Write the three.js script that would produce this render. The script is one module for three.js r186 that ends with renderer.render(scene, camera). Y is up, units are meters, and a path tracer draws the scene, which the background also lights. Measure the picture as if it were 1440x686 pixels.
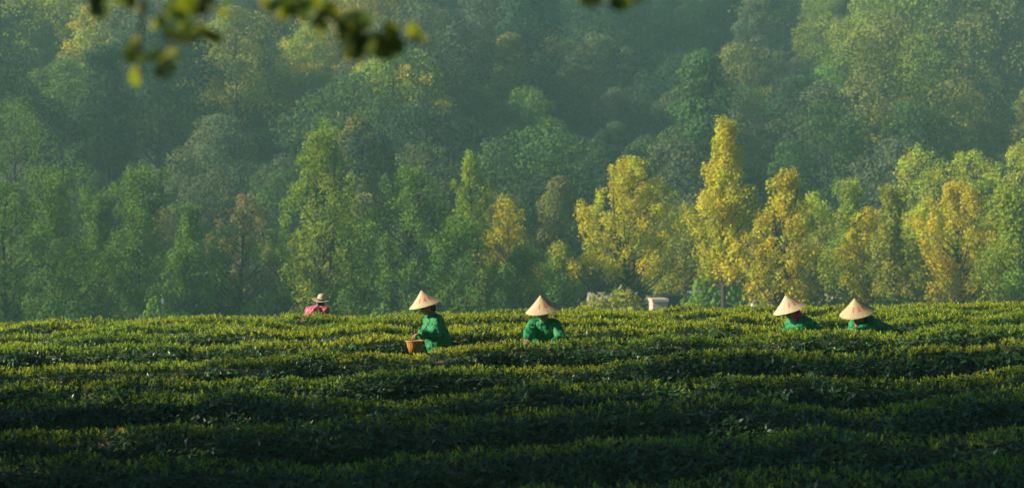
import * as THREE from 'three';
import { mergeGeometries } from 'three/addons/utils/BufferGeometryUtils.js';
import { Sky } from 'three/addons/objects/Sky.js';
import { createNoise2D, createNoise3D } from 'simplex-noise';

// ------------------------------------------------------------------ camera, sky, sun, exposure
const FOCAL = 2500, EYE = 3.0;                       // focal length in photo pixels (1440 wide), eye height
const scene = new THREE.Scene();
const camera = new THREE.PerspectiveCamera(2 * Math.atan(343 / FOCAL) * 180 / Math.PI, 1024 / 487, 0.1, 3000);
camera.position.set(0, EYE, 0);
camera.lookAt(0, EYE, -10);
camera.focus = 26.5;
camera.userData.fStop = 2.1;

const SUN_EL = 26 * Math.PI / 180, SUN_AZ = -6 * Math.PI / 180;   // low, from the left, slightly from the camera's side
const sunDir = new THREE.Vector3(-Math.cos(SUN_EL) * Math.cos(SUN_AZ), Math.sin(SUN_EL), -Math.cos(SUN_EL) * Math.sin(SUN_AZ));
const sky = new Sky();
sky.name = 'sky';
sky.scale.setScalar(2500);
Object.assign(sky.userData, { kind: 'structure' });
const su = sky.material.uniforms;
su.sunPosition.value.copy(sunDir).multiplyScalar(1000);
su.turbidity.value = 7; su.rayleigh.value = 0.38; su.mieCoefficient.value = 0.004; su.mieDirectionalG.value = 0.7;
if (su.cloudCoverage) su.cloudCoverage.value = 0;
scene.add(sky);
scene.environmentIntensity = 0.2;
const sun = new THREE.DirectionalLight(new THREE.Color(1, 0.87, 0.6), 5);
sun.name = 'sun';
sun.position.copy(sunDir).multiplyScalar(300).add(new THREE.Vector3(0, 0, -120));
sun.target.position.set(0, 0, -120);
sun.castShadow = true;
sun.shadow.radius = 1.5;
Object.assign(sun.shadow.camera, { left: -220, right: 220, top: 160, bottom: -160, near: 1, far: 800 });
sun.shadow.mapSize.set(4096, 4096);
scene.add(sun, sun.target);
scene.fog = new THREE.FogExp2(new THREE.Color(0.44, 0.86, 0.80), 0.00092);

const renderer = new THREE.WebGLRenderer({ antialias: true });
renderer.setSize(1024, 487);
renderer.shadowMap.enabled = true;
renderer.toneMapping = THREE.LinearToneMapping;
renderer.toneMappingExposure = 1.85;

// ------------------------------------------------------------------ helpers
function rng(seed) {
  let a = seed | 0;
  return () => { a = (a + 0x6d2b79f5) | 0; let t = Math.imul(a ^ (a >>> 15), 1 | a); t = (t + Math.imul(t ^ (t >>> 7), 61 | t)) ^ t; return ((t ^ (t >>> 14)) >>> 0) / 4294967296; };
}
const n2 = createNoise2D(rng(11)), n3 = createNoise3D(rng(12));
const V = (x, y, z) => new THREE.Vector3(x, y, z);
const clamp = (x, a, b) => Math.min(b, Math.max(a, x));
const smooth = (a, b, x) => { const t = clamp((x - a) / (b - a), 0, 1); return t * t * (3 - 2 * t); };
const lerp = (a, b, t) => a + (b - a) * t;
const rgb = (r, g, b) => new THREE.Color().setRGB(r, g, b);
const at = (px, py, d) => V((px - 720) / FOCAL * d, EYE - (py - 343) / FOCAL * d, -d);   // photo pixel + distance -> point
const taken = new Map();
function numbered(name) {
  const n = taken.get(name) ?? 0; taken.set(name, n + 1);
  return n ? name + '_' + String(n).padStart(3, '0') : name;
}
function shade(o) { o.traverse((m) => { if (m.isMesh) { m.castShadow = true; m.receiveShadow = true; } }); return o; }
function thing(name, label, category, group) {
  const o = new THREE.Group(); o.name = numbered(name); o.userData = { label, category };
  if (group) o.userData.group = group;
  scene.add(o); return o;
}
function part(name, geometry, material, parent) {
  const m = new THREE.Mesh(geometry, material); m.name = name; m.castShadow = m.receiveShadow = true;
  parent.add(m); return m;
}
function structure(name, geometry, material) {
  const m = new THREE.Mesh(geometry, material); m.name = numbered(name); m.castShadow = m.receiveShadow = true; m.userData = { kind: 'structure' };
  scene.add(m); return m;
}
function geo(pos, idx, col, uv) {
  const g = new THREE.BufferGeometry();
  g.setAttribute('position', new THREE.BufferAttribute(new Float32Array(pos), 3));
  if (col) g.setAttribute('color', new THREE.BufferAttribute(new Float32Array(col), 3));
  if (uv) g.setAttribute('uv', new THREE.BufferAttribute(new Float32Array(uv), 2));
  if (idx) g.setIndex(new THREE.BufferAttribute(new Uint32Array(idx), 1));
  g.computeVertexNormals();
  return g;
}
const std = (o) => new THREE.MeshStandardMaterial(o);
// a leaf: matt scattering sheet that lets light through, with a waxy coat
const leafMat = (c, through = 0.4, coat = 0, coatRough = 0.4) => new THREE.MeshPhysicalMaterial({ color: c, roughness: 1, transmission: through, thickness: 0, side: THREE.DoubleSide, vertexColors: true, clearcoat: coat, clearcoatRoughness: coatRough, specularIntensity: 0.3 });

// tapered tube along points with a radius each
function limb(points, radii, sides = 6) {
  const pos = [], idx = [], n = points.length;
  for (let i = 0; i < n; i++) {
    const t = V().subVectors(points[Math.min(i + 1, n - 1)], points[Math.max(i - 1, 0)]).normalize();
    const u = V().crossVectors(Math.abs(t.y) > 0.9 ? V(1, 0, 0) : V(0, 1, 0), t).normalize(), w = V().crossVectors(t, u);
    for (let k = 0; k < sides; k++) {
      const a = k / sides * Math.PI * 2;
      const p = points[i].clone().addScaledVector(u, Math.cos(a) * radii[i]).addScaledVector(w, Math.sin(a) * radii[i]);
      pos.push(p.x, p.y, p.z);
    }
  }
  for (let i = 0; i < n - 1; i++) for (let k = 0; k < sides; k++) {
    const a = i * sides + k, b = i * sides + (k + 1) % sides, c = a + sides, d = b + sides;
    idx.push(a, b, c, b, d, c);
  }
  const g = geo(pos, idx); return g;
}

// ------------------------------------------------------------------ terrain
const SPACING = 1.9, GAP0 = 26.05, ROW_H = 0.77;
const profile = [[-80, 0.6], [-6, 1.1], [0, 1.3], [4, 0.5], [9, -0.45], [15.6, 0.01], [20.8, 0.41], [26, 0.81], [29, 0.89], [33, 0.91], [37, 0.62], [45, -0.5], [60, -3], [80, -4.6], [110, -5], [142, -5], [158, -3.4], [180, 4], [215, 20], [262, 42], [300, 48], [420, 48]];
function curve(pts, x) {
  if (x <= pts[0][0]) return pts[0][1];
  for (let i = 0; i < pts.length - 1; i++) if (x <= pts[i + 1][0]) {
    const [x0, y0] = pts[i], [x1, y1] = pts[i + 1], h = x1 - x0;
    const s = (j) => { const a = pts[Math.max(0, j - 1)], b = pts[Math.min(pts.length - 1, j + 1)]; return (b[1] - a[1]) / (b[0] - a[0]); };
    const t = (x - x0) / h, t2 = t * t, t3 = t2 * t;
    return (2 * t3 - 3 * t2 + 1) * y0 + (t3 - 2 * t2 + t) * h * s(i) + (-2 * t3 + 3 * t2) * y1 + (t3 - t2) * h * s(i + 1);
  }
  return pts[pts.length - 1][1];
}
const rowWiggle = (x, s) => lerp(0.75, 0.2, smooth(21, 25, s)) * n2(x * 0.13, s * 0.07) + 0.12 * n2(x * 0.33 + 7, s * 0.3);
function ground(x, d) {
  let y = curve(profile, d);
  y += 0.02 * clamp(x, -14, 14) * smooth(6, 14, d) * (1 - smooth(40, 55, d));
  y += smooth(62, 120, -x) * 26 * smooth(55, 115, d) * (1 - 0.6 * smooth(240, 330, d));      // wooded spur that closes the valley on the left
  if (d > 140) y += (n2(x * 0.018, d * 0.016) * 4.5 + n2(x * 0.05 + 9, d * 0.05) * 1.2) * smooth(150, 200, d);
  return y;
}
{
  const xs = [], ds = [];
  const far = [-420, -330, -260, -200, -160, -130, -115, -100, -88, -76, -64, -54, -46, -40, -34, -28, -24, -20];
  xs.push(...far); for (let x = -17; x <= 17; x += 0.5) xs.push(x); xs.push(...far.map((x) => -x).reverse());
  for (const d of [-150, -100, -60, -30, -15, -8, -5, -3]) ds.push(d);
  for (let d = -2; d < 46; d += 0.4) ds.push(d);
  for (let d = 46; d < 340; d += 4) ds.push(d);
  ds.push(360, 400, 460);
  const sheet = (list) => {
    const pos = [], uv = [], idx = [], W = xs.length;
    for (const d of list) for (const x of xs) {
      let y = ground(x, d);
      if (d > 8 && d < 45 && Math.abs(x) < 17) y += 0.03 * n2(x * 1.7, d * 1.7);
      pos.push(x, y, -d); uv.push(x / 3, d / 3);
    }
    for (let j = 0; j < list.length - 1; j++) for (let i = 0; i < W - 1; i++) { const a = j * W + i; idx.push(a, a + 1, a + W, a + 1, a + W + 1, a + W); }
    return geo(pos, idx, null, uv);
  };
  const N = 256, data = new Uint8Array(N * N * 4), r = rng(3);
  for (let j = 0; j < N; j++) for (let i = 0; i < N; i++) {
    const u = i / N * Math.PI * 2, v = j / N * Math.PI * 2, k = 1.2;
    const f = n3(Math.cos(u) * k + Math.cos(v) * 0.7, Math.sin(u) * k, Math.sin(v) * k) * 0.5 + n3(Math.cos(u) * 6, Math.sin(u) * 6 + Math.cos(v) * 6, Math.sin(v) * 6) * 0.3 + (r() - 0.5) * 0.5;
    const t = clamp(0.5 + f * 0.6, 0, 1), o = (j * N + i) * 4;
    data[o] = 70 + 45 * t; data[o + 1] = 62 + 42 * t; data[o + 2] = 42 + 26 * t; data[o + 3] = 255;
  }
  const tex = new THREE.DataTexture(data, N, N); tex.colorSpace = THREE.SRGBColorSpace; tex.wrapS = tex.wrapT = THREE.RepeatWrapping; tex.magFilter = THREE.LinearFilter; tex.needsUpdate = true;
  structure('field_soil', sheet([...ds.filter((d) => d < 46), 46]), std({ map: tex, roughness: 1, color: rgb(0.5, 0.46, 0.42) }));
  structure('valley_grass', sheet(ds.filter((d) => d >= 46)), std({ map: tex, roughness: 1, color: rgb(0.38, 0.85, 0.4) }));
}
console.log('terrain');

// ------------------------------------------------------------------ tea hedge rows
function oneLeaf(L, W, fold, droop) {      // 5 vertices, 4 faces, along +z
  return { p: [0, 0, 0, -W / 2, fold, L * 0.45, 0, 0, L * 0.5, W / 2, fold, L * 0.45, 0, -droop, L], i: [0, 1, 2, 0, 2, 3, 1, 4, 2, 2, 4, 3] };
}
function shootGeometry(seed, kind) {
  const r = rng(seed), pos = [], idx = [], col = [], m = new THREE.Matrix4(), e = new THREE.Euler(), v = V();
  const n = kind === 'young' ? 5 : 6;
  for (let k = 0; k < n; k++) {
    const L = kind === 'young' ? 0.027 + r() * 0.015 : 0.045 + r() * 0.03, W = L * (kind === 'young' ? 0.44 : 0.46);
    const lf = oneLeaf(L, W, W * 0.16, L * (kind === 'young' ? 0.02 : 0.16));
    const az = k * 2.4 + r() * 0.9, el = kind === 'young' ? 0.35 + r() * 0.85 : -0.05 + r() * 0.9;
    e.set(-el, az, (r() - 0.5) * 0.5, 'YXZ'); m.makeRotationFromEuler(e);
    const y0 = kind === 'young' ? k * 0.007 : -0.035 + k * 0.011, base = pos.length / 3, c = 0.78 + r() * 0.44, w = (r() - 0.5) * 0.16;
    for (let q = 0; q < 5; q++) { v.set(lf.p[q * 3], lf.p[q * 3 + 1], lf.p[q * 3 + 2]).applyMatrix4(m); pos.push(v.x, v.y + y0, v.z); col.push(c * (1 + w), c, c * (1 - w)); }
    for (const i of lf.i) idx.push(base + i);
  }
  return geo(pos, idx, col);
}
const matureGeo = [1, 2, 3].map((s) => shootGeometry(100 + s, 'mature')), youngGeo = [1, 2, 3].map((s) => shootGeometry(200 + s, 'young'));
const matureMat = leafMat(rgb(0.038, 0.104, 0.022), 0.22, 0.8, 0.38);
const youngMat = leafMat(rgb(0.47, 0.52, 0.035), 0.48, 0.2, 0.45);
const coreMat = std({ color: rgb(0.14, 0.115, 0.075), roughness: 1 });
const rowNames = {};
{
  const first = -6, last = 8;                     // row k has its middle at s = GAP0 - SPACING / 2 + k * SPACING
  const where = (k) => {
    const n = k;
    if (n === 0) return 'tea hedge row right in front of the four pickers in conical hats';
    if (n === 1) return 'tea hedge row right behind the four pickers in conical hats';
    const word = ['', 'first', 'second', 'third', 'fourth', 'fifth', 'sixth', 'seventh', 'eighth'];
    return n < 0 ? `dark tea hedge row, ${word[-n + 1]} row in front of the pickers in conical hats` : `sunlit tea hedge row, ${word[n]} row behind the pickers in conical hats`;
  };
  for (let k = first; k <= last; k++) {
    const s0 = GAP0 - SPACING / 2 + k * SPACING, half = s0 * 0.288 + 2.6, r = rng(500 + k * 7);
    const row = thing('tea_hedge_row', where(k), 'tea hedge', 'tea hedge rows of the field');
    const centre = (x) => s0 + 0.16 * x + rowWiggle(x, s0);
    const topH = (x) => ROW_H - 0.01 + 0.075 * n2(x * 0.5, s0 * 3.1) + 0.025 * n2(x * 1.7, s0 * 5.3);
    const wid = (x) => 0.73 + 0.07 * n2(x * 0.45 + 40, s0 * 2.7) + 0.04 * n2(x * 1.9, s0);
    // point of the hedge's skin: x along, a from 0 (front foot) to PI (back foot)
    const skin = (x, a, scale = 1) => {
      const c = Math.cos(a), s = Math.sin(a), ww = wid(x) * scale, hh = topH(x) * scale;
      const off = -Math.sign(c) * Math.pow(Math.abs(c), 0.74) * ww, up = Math.pow(Math.max(0, s), 0.72) * hh;
      const bump = 0.035 * n3(x * 1.3, a * 1.5, s0) * scale;
      const d = centre(x) + off;
      return V(x, ground(x, centre(x)) * 0.7 + ground(x, d) * 0.3 + up + bump, -d);
    };
    const y0 = ground(0, s0), base = V(0, y0, -s0); row.position.copy(base);
    // woody inside
    const pos = [], idx = [], NX = Math.ceil(half * 2 / 0.35), NA = 12;
    for (let i = 0; i <= NX; i++) for (let j = 0; j <= NA; j++) { const p = skin(-half + i / NX * 2 * half, j / NA * Math.PI, 0.88).sub(base); pos.push(p.x, p.y, p.z); }
    for (let i = 0; i < NX; i++) for (let j = 0; j < NA; j++) { const a = i * (NA + 1) + j; idx.push(a, a + NA + 1, a + 1, a + 1, a + NA + 1, a + NA + 2); }
    part('branch_core', geo(pos, idx), coreMat, row);
    // leaves
    const near = clamp((34 - s0) / 16, 0, 1), dense = k > 4 ? 130 : lerp(320, 420, near);
    const length = half * 2, nM = Math.round(length * 2.0 * dense), youngShare = k <= -2 ? 0.75 : k === -1 ? 0.9 : 1, nY = Math.round(length * 1.2 * (k > 4 ? 240 : 340) * youngShare);  // nearer rows carry fewer, less yellow young shoots
    const q = new THREE.Quaternion(), q2 = new THREE.Quaternion(), sc = V(), m = new THREE.Matrix4(), col = new THREE.Color();
    const tangent = (x, a) => { const p = skin(x, a), u = skin(x + 0.05, a).sub(p), w = skin(x, a + 0.06).sub(p); return [p, w.cross(u).normalize()]; };
    const make = (name, geos, mat, count, young) => {
      const sets = geos.map(() => []);
      for (let i = 0; i < count; i++) {
        const x = (r() * 2 - 1) * half;
        let a;
        if (young) { a = Math.PI * (0.36 + 0.4 * r()); }
        else { const t = r(); a = t < 0.55 ? Math.PI * 0.34 * Math.pow(r(), 0.75) : t < 0.93 ? Math.PI * (0.22 + 0.58 * r()) : Math.PI * (0.78 + 0.2 * r()); }
        const patch = n2(x * 0.55 + 3, s0 * 1.9 + a * 0.9), patch2 = n2(x * 0.16 + 31, s0 * 0.35);
        if (young && r() > 0.62 + 0.35 * patch) continue;
        const [p, nrm] = tangent(x, a);
        if (!isFinite(nrm.x)) continue;
        if (nrm.y < -0.2) nrm.negate();
        const out = young ? -0.005 + r() * 0.045 : -0.07 + r() * 0.08;
        p.addScaledVector(nrm, out).sub(base);
        const up = nrm.clone().lerp(V(0, 1, 0), young ? 0.35 : 0.25).add(V((r() - 0.5) * 1.1, 0, (r() - 0.5) * 1.1)).normalize();
        q.setFromUnitVectors(V(0, 1, 0), up); q2.setFromAxisAngle(V(0, 1, 0), r() * 6.283); q.multiply(q2);
        const size = (young ? 0.8 + r() * 0.6 : (0.75 + r() * 0.6) * (k < 0 ? 1.2 : 1)); sc.setScalar(size);
        m.compose(p, q, sc);
        const b = young ? 0.5 + r() * 0.9 : 0.45 + r() * 1.2, yel = young ? clamp(0.5 + 0.5 * patch2 + (r() - 0.5) * 0.8, 0, 1) * youngShare : r();
        if (young) col.setRGB(b * lerp(0.5, 1.08, yel), b * lerp(0.72, 1.0, yel), b * lerp(0.8, 0.9, r()));
        else col.setRGB(b * lerp(0.8, 1.25, yel), b, b * lerp(1.25, 0.85, yel));
        sets[i % geos.length].push([m.clone(), col.clone()]);
      }
      sets.forEach((list, gi) => {
        const im = new THREE.InstancedMesh(geos[gi], mat, list.length); im.name = name; im.castShadow = im.receiveShadow = true;
        list.forEach(([mm, cc], i) => { im.setMatrixAt(i, mm); im.setColorAt(i, cc); });
        im.userData = { kind: 'stuff' };
        row.add(im);
      });
    };
    make('mature_foliage', matureGeo, matureMat, nM, false);
    make('young_growth', youngGeo, youngMat, nY, true);
  }
}
console.log('tea');

// ------------------------------------------------------------------ trees
const barkMat = std({ color: rgb(0.06, 0.05, 0.038), roughness: 1 });
const paleBarkMat = std({ color: rgb(0.13, 0.12, 0.10), roughness: 1 });
// leaves scattered through lobes { c, r }: kite-shaped faces
function foliage(r, lobes, count, size, opts = {}) {
  const { shell = 0.6, flat = 0.6, droop = 0.2, mix = 0.22, vary = 0.3 } = opts, pos = [], idx = [], col = [];
  const w = lobes.map((l) => l.r.x * l.r.y + l.r.x * l.r.z), total = w.reduce((a, b) => a + b, 0);
  const dir = V(), n = V(), u = V(), t = V(), p = V();
  lobes.forEach((l, li) => {
    const k = Math.max(3, Math.round(count * w[li] / total)), tone = 0.82 + r() * 0.36, warm = (r() - 0.5) * mix;
    for (let i = 0; i < k; i++) {
      const z = r() * 2 - 1, a = r() * 6.283, s = Math.sqrt(1 - z * z); dir.set(Math.cos(a) * s, z, Math.sin(a) * s);
      if (dir.y < -0.35 && r() < 0.5) dir.y *= -1;
      const rad = lerp(shell, 1.06, Math.sqrt(r()));
      p.copy(dir).multiply(l.r).multiplyScalar(rad).add(l.c);
      n.copy(dir).multiplyScalar(flat).add(t.set(r() - 0.5, r() - 0.35, r() - 0.5).multiplyScalar(1.5)).normalize();
      u.set(r() - 0.5, (r() - 0.5) - droop, r() - 0.5); u.addScaledVector(n, -u.dot(n)).normalize(); t.crossVectors(n, u);
      const L = size * (0.65 + r() * 0.7), W = L * (0.55 + r() * 0.25), b = pos.length / 3;
      const bend = L * 0.12;
      pos.push(p.x - u.x * L / 2, p.y - u.y * L / 2, p.z - u.z * L / 2, p.x + t.x * W / 2 - n.x * bend, p.y + t.y * W / 2 - n.y * bend, p.z + t.z * W / 2 - n.z * bend, p.x + u.x * L / 2, p.y + u.y * L / 2, p.z + u.z * L / 2, p.x - t.x * W / 2 - n.x * bend, p.y - t.y * W / 2 - n.y * bend, p.z - t.z * W / 2 - n.z * bend);
      idx.push(b, b + 1, b + 2, b, b + 2, b + 3);
      const v = tone * (1 - vary / 2 + r() * vary), ww = warm + (r() - 0.5) * 0.1;
      for (let q = 0; q < 4; q++) col.push(v * (1 + ww), v, v * (1 - ww * 0.6));
    }
  });
  return geo(pos, idx, col);
}
// crown envelope: e(t) radius (t = 0 crown base, 1 top); returns { wood, crown } geometries with the foot at the origin
function treeShape(seed, { H, base, R, env, lobes = 40, lobe = 1, leaves = 6000, leaf = 0.32, stems = 1, trunkR, shell, flat, droop, mix, lean = 0, squash = 0.85, limbs = 1, ragged = 0.2 }) {
  const r = rng(seed), L = [], wood = [], tr = trunkR ?? H * 0.013 + 0.05;
  const axis = (t) => V(lean * t * t + 0.25 * Math.sin(seed + t * 4) * t, t * H, 0.2 * Math.cos(seed * 2 + t * 3) * t);
  for (let s = 0; s < stems; s++) {
    const a = s * 6.283 / stems + r(), sp = stems > 1 ? R * 0.28 : 0, pts = [], rad = [];
    for (let i = 0; i <= 7; i++) { const t = i / 7 * 0.93, p = axis(t); p.x += Math.cos(a) * sp * t; p.z += Math.sin(a) * sp * t; pts.push(p.add(V((r() - 0.5) * 0.12 * i * 0.3, 0, (r() - 0.5) * 0.12 * i * 0.3))); rad.push(tr * (i === 0 ? 1.35 : 1) * Math.pow(1 - t, 0.8) / Math.sqrt(stems) + 0.012); }
    pts[0].y = -0.25; wood.push(limb(pts, rad, 7));
  }
  for (let i = 0; i < lobes; i++) {
    const t = (i + r() * 0.9) / lobes, a = i * 2.4 + r() * 1.2, e = env(t) * R * (1 - ragged * 0.5 + ragged * r()), f = Math.sqrt(r()) * 0.98;
    const y = base + t * (H - base), c = axis(y / H); c.y = y;
    const rr = lobe * (0.65 + r() * 0.7) * lerp(1, 0.72, t), reach = Math.max(0, e * f - rr * 0.35) * (0.85 + r() * 0.35);
    const o = c.clone().add(V(Math.cos(a) * reach, 0, Math.sin(a) * reach));
    L.push({ c: o, r: V(rr * (0.85 + r() * 0.4), rr * squash * (0.85 + r() * 0.4), rr * (0.85 + r() * 0.4)) });
    if (r() < limbs) {
      const foot = axis(Math.max(0.06, (y - reach * (0.7 + r() * 0.5)) / H)), mid = foot.clone().lerp(o, 0.55).add(V(0, -reach * 0.08, 0));
      wood.push(limb([foot, mid, o], [tr * 0.42 * (1 - t * 0.6), tr * 0.26 * (1 - t * 0.6), 0.012], 5));
    }
  }
  return { wood: mergeGeometries(wood), crown: foliage(r, L, leaves, leaf, { shell, flat, droop, mix }) };
}
function tree(name, label, shape, x, d, mat, bark, group, turn = 0, scale = 1) {
  const t = thing(name, label, 'tree', group); t.position.set(x, ground(x, d) - 0.03, -d); t.rotation.y = turn; t.scale.setScalar(scale);
  part('trunk', shape.wood, bark, t); part('crown', shape.crown, mat, t);
  return t;
}
const ENV = {
  round: (t) => Math.sqrt(Math.max(0.02, 1 - Math.pow(2 * t - 0.85, 2) * 0.75)),
  dome: (t) => Math.sqrt(Math.max(0.03, 1 - t * t * 0.95)),
  spire: (t) => 0.35 + 0.65 * Math.sin(Math.PI * Math.pow(0.12 + t * 0.82, 0.8)) - 0.22 * t,
  cone: (t) => 0.18 + 0.95 * Math.pow(1 - t, 0.75),
  column: (t) => 0.75 + 0.25 * Math.sin(t * 7) - 0.35 * t * t,
};
// --- the belt of trees on the valley floor, one by one: [px centre, py top, px width, distance]
const C = {
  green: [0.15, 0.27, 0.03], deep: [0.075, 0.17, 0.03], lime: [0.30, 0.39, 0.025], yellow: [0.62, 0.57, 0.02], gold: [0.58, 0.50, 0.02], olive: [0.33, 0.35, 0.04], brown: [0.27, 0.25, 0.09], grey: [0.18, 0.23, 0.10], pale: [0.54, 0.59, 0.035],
};
const hillC = { deep: [0.032, 0.08, 0.026], green: [0.075, 0.15, 0.03], lime: [0.28, 0.34, 0.03], olive: [0.21, 0.22, 0.035], brown: [0.18, 0.15, 0.07], grey: [0.12, 0.15, 0.07], gold: [0.44, 0.38, 0.03] };  // the gold entry paints warm sunlit crowns high on the slope
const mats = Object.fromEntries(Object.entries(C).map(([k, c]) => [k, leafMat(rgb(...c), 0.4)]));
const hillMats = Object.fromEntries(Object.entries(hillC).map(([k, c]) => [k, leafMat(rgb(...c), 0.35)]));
const belt = [
  // px, top py, width px, dist, envelope, colour, leaves, label, extra
  [22, 150, 190, 150, 'round', 'green', 8000, 'tall green tree rising behind the dark belt beside the wooded spur', { lobes: 46, lobe: 1.9 }],
  [75, 243, 135, 122, 'column', 'green', 8000, 'shaded leafy green tree with a ragged flat top, beside the tallest dark tree', { lobes: 60, lobe: 1.15 }],
  [8, 262, 120, 116, 'round', 'green', 6500, 'dark shaded tree at the outer end of the green belt', { lobes: 50 }],
  [140, 268, 100, 126, 'column', 'green', 6500, 'dark green tree filling the gap behind two paler green ones', { lobes: 50 }],
  [195, 240, 120, 120, 'column', 'green', 8000, 'shaded green tree with a browned topmost tuft in the left belt', { lobes: 60, lobe: 1.1 }],
  [262, 292, 80, 116, 'column', 'green', 5200, 'small slim green tree beside the brownish one', { lobes: 44, lobe: 0.9 }],
  [338, 278, 95, 122, 'round', 'brown', 3400, 'thin crowned brownish tree between dark green trees', { lobes: 44, lobe: 0.75, limbs: 1 }],
  [300, 335, 90, 128, 'dome', 'green', 4200, 'low dark tree behind the brownish one', { lobes: 40 }],
  [395, 330, 90, 126, 'dome', 'green', 4200, 'low green tree at the foot of the tall lime one', { lobes: 40 }],
  [452, 186, 135, 118, 'spire', 'lime', 9000, 'tall lime green tree with a forked open trunk, sunlit at its top', { lobes: 70, lobe: 1.05, stems: 2 }],
  [592, 208, 150, 138, 'round', 'grey', 5200, 'pale greyish tree standing behind the green belt', { lobes: 54, lobe: 1.1 }],
  [572, 240, 140, 117, 'dome', 'green', 9000, 'broad pointed green tree behind the picker with the basket', { lobes: 70, lobe: 1.1 }],
  [510, 330, 90, 121, 'dome', 'green', 4200, 'low green tree between the lime tree and the broad pointed one', { lobes: 40 }],
  [664, 218, 80, 124, 'spire', 'lime', 5600, 'slim yellow green tree with a bright pointed top', { lobes: 50, lobe: 0.85 }],
  [650, 312, 130, 115, 'dome', 'green', 6000, 'low bushy green tree in front of the slim yellow green one', { lobes: 50 }],
  [718, 284, 95, 121, 'dome', 'gold', 3800, 'small orange tinged tree beside the slim yellow green one', { lobes: 40, lobe: 0.8 }],
  [735, 352, 110, 116, 'dome', 'green', 4600, 'low green tree at the foot of the orange tinged one', { lobes: 44 }],
  [884, 228, 168, 122, 'cone', 'yellow', 8500, 'broad golden yellow tree with several dark stems and a pointed top', { lobes: 74, lobe: 0.9, stems: 3, base: 6.0 }],
  [965, 288, 90, 130, 'dome', 'olive', 4000, 'low olive yellow tree between the two bright yellow ones', { lobes: 44, lobe: 0.8 }],
  [1020, 174, 92, 113, 'spire', 'yellow', 7600, 'tallest slim yellow tree with a bare straight trunk', { lobes: 66, lobe: 0.85, base: 6.0, ragged: 0.36, trunkR: 0.19 }],
  [1100, 244, 118, 107, 'spire', 'gold', 5000, 'sparse orange yellow tree with a thin top beside the tallest yellow one', { lobes: 60, lobe: 0.75, stems: 2 }],
  [1056, 330, 80, 128, 'dome', 'olive', 3600, 'low olive tree behind the trunk of the tallest yellow tree', { lobes: 36, lobe: 0.8 }],
  [1194, 258, 92, 127, 'column', 'lime', 6000, 'fresh green tree with a slim dark trunk among the yellow ones', { lobes: 54, lobe: 0.9, base: 4.8 }],
  [1252, 268, 92, 112, 'column', 'olive', 4800, 'olive tree with a thin crown between the green and the golden one', { lobes: 52, lobe: 0.85 }],
  [1344, 264, 135, 120, 'round', 'gold', 7600, 'golden tree with a broad full crown in front of the pale green thicket', { lobes: 66, lobe: 0.95 }],
  [1424, 268, 95, 110, 'column', 'lime', 6000, 'green tree right beside the broad golden one', { lobes: 54, lobe: 0.95 }],
  [1295, 214, 130, 146, 'round', 'pale', 6500, 'pale green feathery tree with pointed tufts behind the olive one', { lobes: 60, lobe: 1.1 }],
  [1372, 218, 130, 148, 'round', 'pale', 6500, 'pale green feathery tree rising behind the broad golden one', { lobes: 60, lobe: 1.1 }],
  [1440, 208, 120, 146, 'round', 'pale', 6500, 'pale green feathery tree at the end of the thicket behind the belt', { lobes: 60, lobe: 1.1 }],
  [930, 262, 90, 134, 'round', 'olive', 4600, 'yellowish tree filling the gap behind the broad golden yellow one', { lobes: 44 }],
  [1145, 282, 90, 133, 'round', 'pale', 4600, 'pale green tree behind the sparse orange yellow one', { lobes: 44 }],
  [1222, 300, 90, 116, 'round', 'yellow', 4200, 'small yellowish tree between the fresh green and the olive one', { lobes: 44, lobe: 0.8 }],
  [1300, 292, 90, 134, 'round', 'pale', 4600, 'pale green tree between the olive and the broad golden one', { lobes: 44 }],
  [1396, 300, 90, 128, 'round', 'lime', 4600, 'lime green tree tucked behind the broad golden one', { lobes: 44 }],
  [785, 352, 80, 135, 'dome', 'green', 4200, 'low dark tree beside the broad golden yellow tree', { lobes: 40 }],
  [1300, 345, 80, 128, 'dome', 'olive', 3800, 'low olive tree behind the trunk of the golden tree', { lobes: 40 }],
  [1150, 330, 80, 130, 'dome', 'olive', 3800, 'low olive tree behind the fresh green one', { lobes: 40 }],
];
belt.forEach(([px, py, wpx, d, env, col, leaves, label, extra], i) => {
  const x = (px - 720) / FOCAL * d, top = EYE - (py - 343) / FOCAL * d, H = top - ground(x, d), R = wpx / FOCAL * d / 2 * (px < 400 ? 1.32 : px < 780 ? 1.15 : 1.06);
  const shape = treeShape(900 + i * 13, { H, base: extra.base ?? (px > 780 ? 4.6 : 2.6), R, env: ENV[env], leaves: Math.round(leaves * 1.9), leaf: 0.17, squash: 1.35, shell: 0.15, flat: 0.5, droop: 0.1, ragged: 0.5, mix: 0.28, ...extra, lobes: Math.round((extra.lobes ?? 40) * 1.7), lobe: (extra.lobe ?? 1) * 0.64 });
  tree('valley_tree', label, shape, x, d, mats[col], barkMat, 'belt of trees on the valley floor', 0);
});
console.log('belt');
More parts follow.
